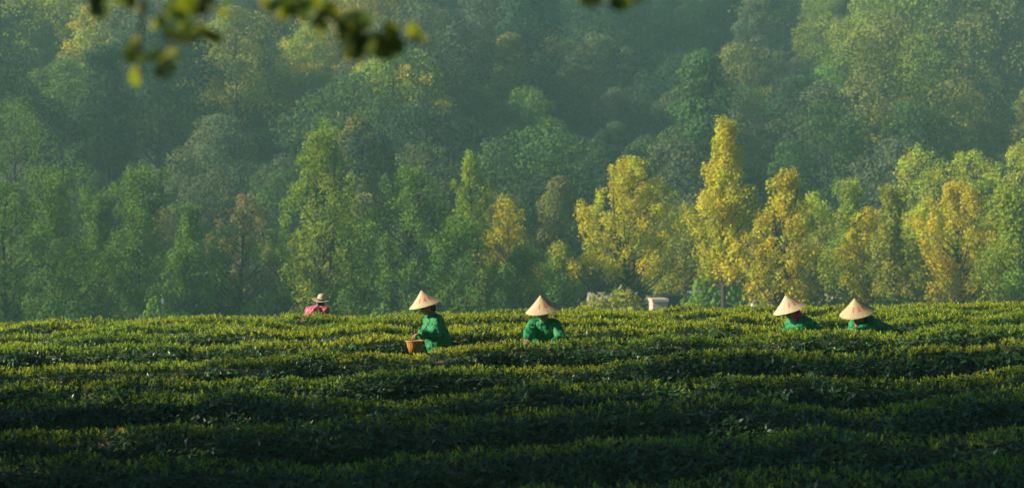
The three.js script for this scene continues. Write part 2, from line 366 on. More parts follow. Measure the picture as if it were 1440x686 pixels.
// --- shrubs at the foot of the belt
{
  const r = rng(77), shapes = [0, 1, 2].map((k) => {
    const L = [], rr = rng(60 + k), w = [];
    for (let i = 0; i < 16; i++) { const a = rr() * 6.283, q = Math.sqrt(rr()) * 1.5; L.push({ c: V(Math.cos(a) * q, 0.7 + rr() * 1.8 * (1 - q / 2.6), Math.sin(a) * q), r: V(0.6 + rr() * 0.4, 0.5 + rr() * 0.4, 0.6 + rr() * 0.4) }); w.push(limb([V(0, -0.2, 0), V(Math.cos(a) * q * 0.5, 0.6, Math.sin(a) * q * 0.5), L[i].c.clone()], [0.05, 0.035, 0.01], 4)); }
    return { wood: mergeGeometries(w), crown: foliage(rr, L, 1700, 0.26, { shell: 0.4 }) };
  });
  const extra = [[836, 113], [858, 116], [884, 113], [902, 115], [950, 112], [966, 115], [1040, 113], [1058, 116], [1078, 114], [1010, 119], [946, 112], [1128, 114], [1180, 115]];
  for (let i = 0; i < 40 + extra.length; i++) {
    const own = extra[i - 40], d = own ? own[1] : 104 + r() * 34, x = own ? (own[0] - 720) / FOCAL * d : (i + r()) / 40 * 92 - 46, right = x > 3, k = i % 3;
    const spx = 720 + x / d * FOCAL; if (!own && ((spx > 905 && spx < 945) || (spx > 968 && spx < 1030) || (spx > 1135 && spx < 1170))) continue;
    const pick = right ? ['olive', 'green', 'olive', 'grey'][i % 4] : ['green', 'deep'][i % 2];
    const tint = { olive: 'olive', green: 'green', deep: 'dark green', grey: 'grey green' }, where = spx < 400 ? 'the shaded belt trees' : spx < 790 ? 'the lime green trees' : spx < 1040 ? 'the two bright yellow trees' : 'the golden and green trees', front = d < 116 ? 'in front of' : 'among the trunks of';
    const t = thing('shrub', `low ${tint[pick]} shrub ${front} ${where}`, 'shrub', 'shrubs along the foot of the tree belt');
    const s = 1.05 + r() * 0.7; t.position.set(x, ground(x, d), -d); t.rotation.y = r() * 6; t.scale.set(s, s * (0.9 + r() * 0.5), s);
    part('stem', shapes[k].wood, barkMat, t); part('leaf_mass', shapes[k].crown, mats[pick], t);
  }
}
// --- the wooded hillside
const hillShapes = [];
for (let k = 0; k < 10; k++) {
  const env = [ENV.round, ENV.dome, ENV.dome, ENV.round, ENV.spire][k % 5];
  const H = 10 + (k * 37 % 5), R = k % 5 === 4 ? 3.2 : 4.4 + (k % 3) * 0.8;
  hillShapes.push(treeShape(3000 + k * 17, { H, base: H * 0.22, R, env, lobes: 34 + (k % 3) * 8, lobe: k % 5 === 4 ? 1.2 : 1.65, leaves: 14000, leaf: 0.235, shell: 0.45, flat: 0.8, squash: 0.85, limbs: 0.6 }));
}
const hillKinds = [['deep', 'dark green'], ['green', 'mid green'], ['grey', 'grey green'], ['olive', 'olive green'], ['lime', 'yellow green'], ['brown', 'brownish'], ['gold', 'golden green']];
{
  const r = rng(41), spots = [];
  // ones that stand out: [px, py of the crown's top, width px, distance, colour, shape, label]
  const named = [
    [552, 84, 195, 172, 'lime', 1, 'large round tree with a sunlit yellow top above the belt'],
    [745, 150, 160, 168, 'green', 2, 'round dark green tree with a lit crown edge below the slope'],
    [92, 104, 140, 176, 'green', 0, 'bright green rounded tree on the lower slope above the dark belt'],
    [160, -6, 150, 205, 'olive', 3, 'sunlit yellowish tree high on the slope behind the hanging leaves'],
    [330, 10, 170, 208, 'olive', 1, 'broad sunlit olive tree high on the slope under the hanging branch'],
    [440, 40, 120, 200, 'lime', 0, 'yellow lit tree on the slope under the hanging branch tip'],
    [1285, 58, 150, 200, 'lime', 2, 'light yellow green tree on the slope above the pale green thicket'],
    [840, 58, 130, 205, 'grey', 0, 'grey green round tree midway up the slope'],
    [310, 178, 160, 165, 'grey', 1, 'grey green tree low on the slope above the brownish tree'],
    [1175, 80, 130, 205, 'green', 3, 'round green tree on the slope above the fresh green valley tree'],
  ];
  for (const [px, py, w, d, col, k, label] of named) {
    const x = (px - 720) / FOCAL * d, s = w / FOCAL * d / (2 * (4.4 + (k % 3) * 0.8)) * 0.92, H = 10 + (k * 37 % 5);
    const top = EYE - (py - 343) / FOCAL * d; let dd = d;
    for (let it = 0; it < 60; it++) { const xx = (px - 720) / FOCAL * dd, tp = ground(xx, dd) + H * s, want = EYE - (py - 343) / FOCAL * dd; if (Math.abs(tp - want) < 0.3) break; dd += (want - tp) * 0.9; dd = clamp(dd, 150, 300); }
    const xx = (px - 720) / FOCAL * dd;
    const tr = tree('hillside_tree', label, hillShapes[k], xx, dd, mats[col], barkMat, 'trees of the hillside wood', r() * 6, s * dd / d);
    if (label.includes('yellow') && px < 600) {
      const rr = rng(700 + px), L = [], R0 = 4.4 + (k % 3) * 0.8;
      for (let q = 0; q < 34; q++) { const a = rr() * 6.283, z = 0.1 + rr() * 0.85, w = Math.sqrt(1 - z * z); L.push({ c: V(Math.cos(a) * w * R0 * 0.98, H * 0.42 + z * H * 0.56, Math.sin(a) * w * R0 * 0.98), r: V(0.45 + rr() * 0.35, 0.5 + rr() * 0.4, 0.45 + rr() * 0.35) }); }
      part('painted_sun_tufts', foliage(rr, L, 2600, 0.24, { shell: 0.1 }), mats.gold, tr);  // gold tufts on the upper crown paint a sunlit top into the leaf colour
    }
    spots.push([xx, dd, 3.6 * s], [xx, dd - 7 * s, 2.5 * s]);
  }
  for (let d = 152; d < 300; d += 7.2) {
    const half = d * 0.288 + 7;
    for (let x = -half; x < half; x += 8.2) {
      const xx = x + (r() - 0.5) * 6, dd = d + (r() - 0.5) * 6, s = 0.6 + Math.pow(r(), 1.6) * 0.95, kind0 = r(), k = Math.floor(r() * 10), turn = r() * 6.28;
      if (spots.some(([a, b, q]) => Math.hypot(a - xx, (b - dd) * 0.8) < q + 1.2)) continue;
      if ((ground(xx, dd) + 3 - EYE) / dd > 0.146) continue;                       // wholly above the frame
      const hx = 720 + xx / dd * FOCAL;          // only for the label: which trees of the belt stand below it
      const sunlitPatch = (xx < -16 && dd > 196) || (xx > 34 && dd > 176), kind = sunlitPatch ? 0.6 + kind0 * 0.37 : kind0 * 0.9;      // two slope patches in paler colours that paint sunlit crowns
      const c = sunlitPatch && xx < 0 && (kind0 * 7) % 1 < 0.45 ? 6 : kind < 0.36 ? 0 : kind < 0.62 ? 1 : kind < 0.76 ? 2 : kind < 0.88 ? 3 : kind < 0.96 ? 4 : 5;
      const label = [s < 0.8 ? 'small' : s > 1.1 ? 'large' : '', k % 5 === 4 ? 'slim' : k % 5 === 1 || k % 5 === 2 ? 'dome crowned' : 'round crowned', hillKinds[c][1], 'tree', dd < 185 ? 'at the foot of the hillside' : dd < 235 ? 'midway up the hillside' : 'high on the hillside', hx < 400 ? 'above the shaded belt' : hx < 790 ? 'above the lime trees' : hx < 1130 ? 'above the yellow trees' : 'above the pale thicket'].filter(Boolean).join(' ');
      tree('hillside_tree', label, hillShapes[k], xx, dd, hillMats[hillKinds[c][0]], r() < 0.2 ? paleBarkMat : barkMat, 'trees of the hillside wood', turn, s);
    }
  }
}
// --- the wood on the spur to the left and over the hilltop: reads as one mass
{
  const r = rng(91), placesList = [];
  for (let d = 62; d < 300; d += 9) for (let x = -160; x < -60; x += 9.5) { const xx = x + (r() - 0.5) * 5, dd = d + (r() - 0.5) * 5; if (-xx < dd * 0.288 + 8) continue; placesList.push([xx, dd, 0.85 + r() * 0.4, r() * 6.3]); }
  const wood = thing('spur_wood', 'dense green wood on the spur that closes the valley', 'wood'); wood.userData.kind = 'stuff';
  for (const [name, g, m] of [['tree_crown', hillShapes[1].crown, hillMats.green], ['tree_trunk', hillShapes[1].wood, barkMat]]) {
    const im = new THREE.InstancedMesh(g, m, placesList.length), q = new THREE.Quaternion(), mt = new THREE.Matrix4(); im.name = name; im.castShadow = im.receiveShadow = true; im.userData = { kind: 'stuff' };
    placesList.forEach(([x, d, s, a], i) => { q.setFromAxisAngle(V(0, 1, 0), a); mt.compose(V(x, ground(x, d) - 0.05, -d), q, V(s, s, s)); im.setMatrixAt(i, mt); });
    wood.add(im);
  }
}
console.log('hill');
// --- trees beside the field that keep the near rows in shade
{
  const shapes = [14000, 10000, 5200].map((leaves, k) => treeShape(5200 + k, { H: 15, base: 2.2, R: 4.6, env: ENV.round, lobes: 60, lobe: 1.5, leaves, leaf: 0.3, shell: 0.3, flat: 0.7, trunkR: 0.28 }));
  const spots = [[-16.5, -11.2, 1.0], [-17.5, -15.4, 1.05], [-17, -19.2, 0.95]];
  spots.forEach(([x, z, s], i) => {
    tree('shade_tree', i === 2 ? 'thin crowned shade tree at the end of the row beside the tea field' : 'broad leafy shade tree in the row beside the tea field', shapes[i], x, -z, mats.green, barkMat, 'shade trees beside the tea field', i * 1.3, s);
  });
}

// --- unseen wood added behind the viewer to cut skylight on the near rows
{
  const r = rng(191), list = [], g = hillShapes[3];
  for (let z = 14; z < 44; z += 6.5) for (let x = -34; x < 36; x += 6.2) list.push([x + (r() - 0.5) * 4, z + (r() - 0.5) * 4, 1.05 + r() * 0.4, r() * 6.3]);
  const wood = thing('roadside_wood', 'added unseen dense wood behind the viewer that blocks skylight', 'wood'); wood.userData.kind = 'stuff';
  for (const [name, gg, m] of [['tree_crown', g.crown, mats.green], ['tree_trunk', g.wood, barkMat]]) {
    const im = new THREE.InstancedMesh(gg, m, list.length), q = new THREE.Quaternion(), mt = new THREE.Matrix4(); im.name = name; im.castShadow = im.receiveShadow = true; im.userData = { kind: 'stuff' };
    list.forEach(([x, z, sc, a], i) => { q.setFromAxisAngle(V(0, 1, 0), a); mt.compose(V(x, ground(x, -z) - 0.05, z), q, V(sc, sc, sc)); im.setMatrixAt(i, mt); });
    wood.add(im);
  }
}

// ------------------------------------------------------------------ the tree whose twigs hang into the picture
{
  const t = thing('overhanging_tree', 'tree with blurred green leafy twigs hanging into view close by', 'tree');
  const bx = -5.4, bd = 6.4, by = ground(bx, bd); t.position.set(bx, by, -bd);
  const loc = (p) => p.clone().sub(t.position), r = rng(613);
  const trunkTop = V(0.1, 3.6, 0), pts = [V(0, -0.3, 0), V(0.02, 1.2, 0.03), V(-0.05, 2.5, 0), trunkTop, V(0.2, 5.4, 0.1), V(0.1, 8, 0)];
  const wood = [limb(pts, [0.26, 0.2, 0.18, 0.16, 0.11, 0.05], 9)], L = [];
  for (let i = 0; i < 34; i++) {
    const a = i * 2.4, f = Math.sqrt(r()), y = 6.2 + r() * 4, q = f * 3.2, c = V(Math.cos(a) * q, y, -0.6 - Math.abs(Math.sin(a)) * q);
    if (c.x + bx > -2.2) c.x = -2.2 - bx - r();
    L.push({ c, r: V(0.9, 0.7, 0.9) }); wood.push(limb([V(0.1, 3 + y * 0.25, 0), c.clone().multiplyScalar(0.6).add(V(0, 1.6, 0)), c], [0.06, 0.04, 0.01], 5));
  }
  part('trunk', mergeGeometries(wood), barkMat, t);
  const leafM = leafMat(rgb(0.12, 0.20, 0.018), 0.55, 0.15);
  part('crown', foliage(r, L, 6000, 0.11, { shell: 0.3 }), leafM, t);
  // one bough over the view, twigs down from it, every leaf a piece of its own
  const boughPts = [trunkTop.clone(), loc(V(-4.0, EYE + 1.0, -5.2)), loc(V(-2.1, EYE + 0.8, -4.1)), loc(V(-0.96, EYE + 0.73, -4.0)), loc(V(-0.16, EYE + 0.69, -4.04)), loc(V(0.44, EYE + 0.66, -4.08))];
  const bough = part('bough', limb(boughPts, [0.07, 0.05, 0.035, 0.022, 0.014, 0.006], 7), barkMat, t);
  const leafGeos = [0, 1, 2].map((k) => {
    const pos = [0, 0, 0], idx = [], n = 10, col = [1, 1, 1], rr = rng(70 + k);
    for (let i = 0; i <= n; i++) { const a = -2.5 + i / n * 5, rad = 0.034 * (1 - 0.28 * Math.cos(a * 2)) * (0.9 + rr() * 0.2); pos.push(Math.sin(a) * rad, -0.006 * Math.abs(Math.sin(a)) * 2, 0.03 + Math.cos(a) * rad * 1.25); col.push(1, 1, 1); if (i) idx.push(0, i, i + 1); }
    return geo(pos, idx, col);
  });
  const twigMats = [leafM, leafMat(rgb(0.26, 0.30, 0.015), 0.55, 0.2), leafMat(rgb(0.07, 0.13, 0.016), 0.5, 0.2)];
  const twig = (path, depth, leaves) => {          // path in photo pixels
    const p = path.map(([x, y], i) => loc(at(x, y, depth + 0.04 * Math.sin(i * 2 + x))));
    const tw = part('twig', limb(p, p.map((_, i) => lerp(0.006, 0.002, i / p.length)), 5), barkMat, t);
    leaves.forEach(([x, y, s = 1, mi = -1]) => {
      const o = loc(at(x, y, depth + (r() - 0.5) * 0.22)), m = new THREE.Mesh(leafGeos[Math.floor(r() * 3)], twigMats[mi >= 0 ? mi : r() < 0.25 ? 1 : r() < 0.5 ? 2 : 0]);
      m.name = 'leaf'; m.castShadow = m.receiveShadow = true; m.position.copy(o).add(V(0, 0.02, 0)); m.scale.setScalar(s * (0.42 + r() * 0.24)); m.rotation.set(1.2 + (r() - 0.5) * 1.1, r() * 6.28, (r() - 0.5) * 0.9, 'YXZ');
      tw.add(m);
    });
  };
  const scatter = (cx, cy, rx, ry, n) => Array.from({ length: Math.round(n * 1.5) }, () => { const a = r() * 6.28, q = Math.sqrt(r()); return [cx + Math.cos(a) * q * rx, cy + Math.sin(a) * q * ry]; });
  twig([[205, -60], [200, 0], [196, 60], [194, 108]], 4.0, [[194, 106, 1.15, 1], [188, 78], [183, 70, 0.8], [190, 62, 0.7, 1], [200, 88, 0.8]]);
  twig([[260, -60], [245, 10], [240, 60], [232, 104]], 4.05, [[228, 104], [238, 100, 0.9], [236, 80], [226, 82], [246, 86, 0.8]]);
  twig([[250, -60], [248, 0], [262, 35], [300, 58]], 3.95, [...scatter(250, 16, 20, 20, 8), ...scatter(262, 46, 26, 10, 8), [298, 55], [305, 60, 0.8], [222, 34, 0.8], [214, 40, 0.7]]);
  twig([[150, -60], [142, 12]], 4.1, [[142, 12, 1.1], [136, 2], [150, 6, 0.8]]);
  twig([[190, -60], [186, 10]], 4.1, [[186, 8], [178, 2], [196, 14, 0.9]]);
  twig([[290, -60], [288, 6]], 4.0, [[286, 6], [296, 0], [282, 18, 0.9], [312, 22, 0.7], [318, 8, 0.8]]);
  twig([[340, -60], [372, 0], [378, 14]], 4.0, [[376, 4], [380, 14, 0.8]]);
  twig([[360, -50], [420, 0], [470, 28], [530, 56], [598, 58]], 4.0, [...scatter(424, 10, 26, 16, 14), [452, 40], [447, 48, 0.9], [444, 30], [470, 22], [462, 14], [400, 20, 1, 1], ...scatter(500, 46, 22, 26, 13), [496, 82], [502, 76, 0.9], [492, 66], ...scatter(540, 64, 24, 14, 10), [560, 70], [552, 44, 0.8], [545, 40, 0.7], [578, 45, 0.9, 1], [590, 54, 0.8], [598, 58, 0.8, 1], [604, 62, 0.6]]);
  twig([[810, -50], [832, 0]], 4.1, [[828, 2, 1, 1], [836, 6, 0.9], [832, -4]]);
  twig([[880, -50], [874, 2]], 4.1, [[870, 4], [880, 6, 0.9], [896, -2, 0.9], [862, -4]]);
}
console.log('branch');

// ------------------------------------------------------------------ houses beyond the belt
function box(w, h, l, x, y, z) { const g = new THREE.BoxGeometry(w, h, l); g.translate(x, y, z); return g; }
function house(name, label, px, topPy, d, w, l, wallCol, roofCol, gable, windows) {
  const x = (px - 720) / FOCAL * d, y = ground(x, d), top = EYE - (topPy - 343) / FOCAL * d - y;
  const o = thing(name, label, 'house'); o.position.set(x, y - 0.1, -d);
  const wallM = std({ color: rgb(...wallCol), roughness: 0.9 }), roofM = std({ color: rgb(...roofCol), roughness: 0.8 }), darkM = std({ color: rgb(0.03, 0.04, 0.05), roughness: 0.25 }), frameM = std({ color: rgb(0.5, 0.5, 0.48), roughness: 0.6 });
  const hw = gable ? top - 1.3 : top - 0.3;
  part('wall', box(w, hw, l, 0, hw / 2, 0), wallM, o);
  if (gable) {
    const s = new THREE.Shape([new THREE.Vector2(-l / 2 - 0.4, 0), new THREE.Vector2(l / 2 + 0.4, 0), new THREE.Vector2(0, 1.4)]);
    const g = new THREE.ExtrudeGeometry(s, { depth: w + 0.6, bevelEnabled: false }); g.rotateY(Math.PI / 2); g.translate(-w / 2 - 0.3, hw + 0.003, 0); part('roof', g, roofM, o);
  } else part('roof', box(w + (w < 1.5 ? 0.12 : 0.5), 0.16, l + 0.4, 0, hw + 0.083, 0), roofM, o);
  for (const wx of windows) {
    const win = part('window', box(1.25, 1.2, 0.1, wx, hw - 1.1, l / 2 + 0.04), frameM, o);
    part('pane', box(0.5, 1.0, 0.04, wx - 0.29, hw - 1.1, l / 2 + 0.08), darkM, win); part('pane', box(0.5, 1.0, 0.04, wx + 0.29, hw - 1.1, l / 2 + 0.08), darkM, win);
  }
  part('door', box(0.7, 2.1, 0.08, w / 2 - 0.5, 1.05, l / 2 + 0.03), std({ color: rgb(0.12, 0.09, 0.07), roughness: 0.7 }), o);
  return o;
}
house('farm_house', 'cream walled house between the two bright yellow trees', 926, 414, 109, 0.9, 3, [0.55, 0.44, 0.32], [0.5, 0.42, 0.33], false, []);
house('farm_house', 'white fronted flat roofed building behind the tallest yellow tree trunk', 1000, 405, 124, 2.2, 5, [0.30, 0.38, 0.42], [0.66, 0.68, 0.64], false, []);
house('farm_house', 'pale house with a grey gabled roof behind the broad golden tree', 862, 411, 128, 3.0, 6, [0.42, 0.48, 0.5], [0.3, 0.36, 0.38], true, [-0.7]);
house('farm_house', 'small dark brown shed beside the cream walled house', 958, 410, 124, 2.6, 4, [0.14, 0.1, 0.08], [0.12, 0.12, 0.12], false, []);
house('farm_house', 'small pale house behind the pickers under the fresh green tree', 1155, 404, 140, 3.4, 5, [0.72, 0.66, 0.55], [0.45, 0.4, 0.35], true, [-0.6]);
{
  const x = (1062 - 720) / FOCAL * 112, y = ground(x, 112), o = thing('marker_stone', 'small pale pointed stone post at the foot of the orange yellow tree', 'post'); o.position.set(x, y, -112);
  const h = EYE - (420 - 343) / FOCAL * 112 - y;
  part('shaft', box(0.55, h - 0.5, 0.4, 0, (h - 0.5) / 2, 0), std({ color: rgb(0.7, 0.62, 0.5), roughness: 0.9 }), o);
  const c = new THREE.ConeGeometry(0.42, 0.5, 4); c.rotateY(Math.PI / 4); c.translate(0, h - 0.247, 0); part('cap', c, std({ color: rgb(0.7, 0.64, 0.52), roughness: 0.9 }), o);
}
{
  const d = 112, x = (228 - 720) / FOCAL * d, y = ground(x, d), o = thing('notice_board', 'tiny white board on a post before the dark trees', 'sign'); o.position.set(x, y, -d);
  const h = EYE - (423 - 343) / FOCAL * d - y;
  part('post', box(0.07, h - 0.15, 0.07, 0, (h - 0.15) / 2, 0), std({ color: rgb(0.2, 0.2, 0.2) }), o); part('board', box(0.17, 0.3, 0.03, 0, h, 0.06), std({ color: rgb(0.5, 0.54, 0.54), roughness: 0.5 }), o);
}

// ------------------------------------------------------------------ people
// naive surface nets: mesh of f(p) < 0
function surface(f, lo, hi, cell) {
  const n = [0, 1, 2].map((k) => Math.ceil((hi[k] - lo[k]) / cell) + 1), [nx, ny, nz] = n, F = new Float32Array(nx * ny * nz), id = (i, j, k) => (k * ny + j) * nx + i;
  for (let k = 0; k < nz; k++) for (let j = 0; j < ny; j++) for (let i = 0; i < nx; i++) F[id(i, j, k)] = f(lo[0] + i * cell, lo[1] + j * cell, lo[2] + k * cell);
  const vert = new Int32Array(nx * ny * nz).fill(-1), pos = [], idx = [];
  for (let k = 0; k < nz - 1; k++) for (let j = 0; j < ny - 1; j++) for (let i = 0; i < nx - 1; i++) {
    let cx = 0, cy = 0, cz = 0, m = 0;
    const edge = (a, b, c, d, e, g) => { const u = F[id(i + a, j + b, k + c)], v = F[id(i + d, j + e, k + g)]; if (u < 0 !== v < 0) { const t = u / (u - v); cx += a + (d - a) * t; cy += b + (e - b) * t; cz += c + (g - c) * t; m++; } };
    for (const a of [0, 1]) for (const b of [0, 1]) { edge(0, a, b, 1, a, b); edge(a, 0, b, a, 1, b); edge(a, b, 0, a, b, 1); }
    if (m) { vert[id(i, j, k)] = pos.length / 3; pos.push(lo[0] + (i + cx / m) * cell, lo[1] + (j + cy / m) * cell, lo[2] + (k + cz / m) * cell); }
  }
  const quad = (a, b, c, d, flip) => { if (a < 0 || b < 0 || c < 0 || d < 0) return; if (flip) idx.push(a, c, b, a, d, c); else idx.push(a, b, c, a, c, d); };
  for (let k = 1; k < nz - 1; k++) for (let j = 1; j < ny - 1; j++) for (let i = 1; i < nx - 1; i++) {
    const s = F[id(i, j, k)] < 0;
    if (s !== F[id(i + 1, j, k)] < 0) quad(vert[id(i, j - 1, k - 1)], vert[id(i, j, k - 1)], vert[id(i, j, k)], vert[id(i, j - 1, k)], !s);
    if (s !== F[id(i, j + 1, k)] < 0) quad(vert[id(i - 1, j, k - 1)], vert[id(i, j, k - 1)], vert[id(i, j, k)], vert[id(i - 1, j, k)], s);
    if (s !== F[id(i, j, k + 1)] < 0) quad(vert[id(i - 1, j - 1, k)], vert[id(i, j - 1, k)], vert[id(i, j, k)], vert[id(i - 1, j, k)], !s);
  }
  return geo(pos, idx);
}
const cap = (a, b, ra, rb) => { const ab = V().subVectors(b, a), L2 = Math.max(1e-9, ab.lengthSq()); return (x, y, z) => { const px = x - a.x, py = y - a.y, pz = z - a.z, t = clamp((px * ab.x + py * ab.y + pz * ab.z) / L2, 0, 1); return Math.hypot(px - ab.x * t, py - ab.y * t, pz - ab.z * t) - (ra + (rb - ra) * t); }; };
const smin = (a, b, k) => { const h = Math.max(k - Math.abs(a - b), 0) / k; return Math.min(a, b) - h * h * k * 0.25; };
const blend = (list, k) => (x, y, z) => { let v = list[0](x, y, z); for (let i = 1; i < list.length; i++) v = smin(v, list[i](x, y, z), k); return v; };
function meshOf(list, k, cell, pad = 0.2, rough = null) {
  const f0 = blend(list.map((l) => l.f), k), f = rough ? (x, y, z) => f0(x, y, z) + rough(x, y, z) : f0;
  const lo = [1e9, 1e9, 1e9], hi = [-1e9, -1e9, -1e9];
  for (const l of list) for (const p of l.p) [p.x, p.y, p.z].forEach((v, i) => { lo[i] = Math.min(lo[i], v - l.r - 0.03); hi[i] = Math.max(hi[i], v + l.r + 0.03); });
  return surface(f, lo, hi, cell);
}
const bone = (a, b, ra, rb) => ({ f: cap(a, b, ra, rb), p: [a, b], r: Math.max(ra, rb) });
function elbow(s, h, l1, l2, pole) {          // two-bone reach
  const d = V().subVectors(h, s), L = Math.min(d.length(), (l1 + l2) * 0.995); d.normalize();
  const a = (l1 * l1 - l2 * l2 + L * L) / (2 * L), e = Math.sqrt(Math.max(0, l1 * l1 - a * a)), q = pole.clone().addScaledVector(d, -pole.dot(d)).normalize();
  return [s.clone().addScaledVector(d, a).addScaledVector(q, e), s.clone().addScaledVector(d, L)];
}
function handMesh(wrist, dir, palmN, side) {         // palm, four fingers of different lengths with a knuckle bend, thumb from the side of the palm
  const f = dir.clone().normalize(), n = palmN.clone().addScaledVector(f, -palmN.dot(f)).normalize(), w = V().crossVectors(f, n).multiplyScalar(side), list = [];
  const P = (a, b, c) => wrist.clone().addScaledVector(f, a).addScaledVector(w, b).addScaledVector(n, c);
  for (const b of [-0.026, -0.009, 0.009, 0.026]) list.push(bone(P(0.005, b * 0.6, 0), P(0.075, b, 0), 0.014, 0.0125));
  [[-0.03, 0.052], [-0.0105, 0.066], [0.0105, 0.072], [0.03, 0.064]].forEach(([b, L]) => {
    const k0 = P(0.08, b, 0), k1 = P(0.08 + L * 0.5, b * 1.08, 0.012), k2 = P(0.08 + L * 0.82, b * 1.08, 0.034), k3 = P(0.08 + L * 0.9, b * 1.06, 0.052);
    list.push(bone(k0, k1, 0.0095, 0.0088), bone(k1, k2, 0.0088, 0.008), bone(k2, k3, 0.008, 0.007));
  });
  list.push(bone(P(0.02, 0.03, 0.004), P(0.05, 0.058, 0.016), 0.0125, 0.0105), bone(P(0.05, 0.058, 0.016), P(0.078, 0.064, 0.034), 0.0105, 0.0085));
  return meshOf(list, 0.006, 0.0035, 0.02);
}
const skinMat = std({ color: rgb(0.36, 0.19, 0.12), roughness: 0.6 }), hairMat = std({ color: rgb(0.012, 0.01, 0.01), roughness: 0.5 });
const trouserMat = std({ color: rgb(0.02, 0.025, 0.04), roughness: 0.9 }), shoeMat = std({ color: rgb(0.03, 0.03, 0.03), roughness: 0.6 });
const jacketMat = new THREE.MeshPhysicalMaterial({ color: rgb(0.008, 0.2, 0.06), roughness: 0.66, sheen: 0.4, sheenColor: rgb(0.2, 0.6, 0.4), sheenRoughness: 0.5 });
// straw of the conical hats: fine radial strips and rings, the red brushed characters printed on one side
function hatTexture(seed, mark) {
  const c = document.createElement('canvas'); c.width = 1024; c.height = 256; const g = c.getContext('2d'), r = rng(seed);
  g.fillStyle = ['#c2b08c', '#c6b48e', '#bba781', '#c4b596', '#b7a47c', '#c9b78f'][seed % 6]; g.fillRect(0, 0, 1024, 256);
  for (let i = 0; i < 700; i++) { const v = r(); g.fillStyle = `rgba(${v > 0.5 ? '224,208,172' : '152,128,90'},${0.12 + r() * 0.16})`; g.fillRect(r() * 1024, r() * 60 - 40, 1 + r() * 4, 300); }
  for (let y = 14; y < 256; y += 13) { g.fillStyle = `rgba(150,118,70,${0.16 + 0.1 * r()})`; g.fillRect(0, y, 1024, 1.6); }
  g.fillStyle = 'rgba(168,128,70,0.8)'; g.fillRect(0, 0, 1024, 7);
  if (mark) {
    g.strokeStyle = '#cb3f3c'; g.lineWidth = 10; g.lineCap = 'round';
    const line = (...p) => { g.beginPath(); g.moveTo(p[0], p[1]); for (let i = 2; i < p.length; i += 2) g.lineTo(p[i], p[i + 1]); g.stroke(); };
    const X = 512, glyphs = [
      () => { line(-16, -22, 12, -28); line(0, -40, -2, 38); line(-18, 6, 12, 0); line(-2, 38, -14, 28); },
      () => { line(-26, -30, 26, -36); line(0, -34, 0, 40); line(-18, 0, 18, -4); line(0, 6, -24, 36); line(0, 6, 24, 36); },
      () => { line(-4, -42, -24, 0, 18, -6); line(8, -32, -20, 34); line(-20, 34, 26, 28); line(10, 10, 26, 40); line(-26, -22, 26, -28); },
    ];
    glyphs.forEach((f, i) => { g.save(); g.translate(X + (i - 1) * 92, 142); g.scale(1.2, 0.78); f(); g.restore(); });
  }
  const t = new THREE.CanvasTexture(c); t.colorSpace = THREE.SRGBColorSpace; t.wrapS = THREE.RepeatWrapping; return t;
}
function coneHat(R, H) {
  const prof = Array.from({ length: 15 }, (_, i) => { const t = i / 14; return new THREE.Vector2(Math.max(0.0008, R * (1 - t)), H * t - H * 0.05 * Math.sin(t * Math.PI) + (i === 14 ? -0.004 : 0)); });
  const outer = new THREE.LatheGeometry(prof, 64);
  const inner = new THREE.LatheGeometry([[0.001, H - 0.012], [R * 0.5, H * 0.5 - 0.024], [R * 0.985, -0.004]].map(([a, b]) => new THREE.Vector2(a, b)), 64);
  return { outer, inner };
}
const innerHatMat = std({ color: rgb(0.42, 0.30, 0.15), roughness: 0.9 });
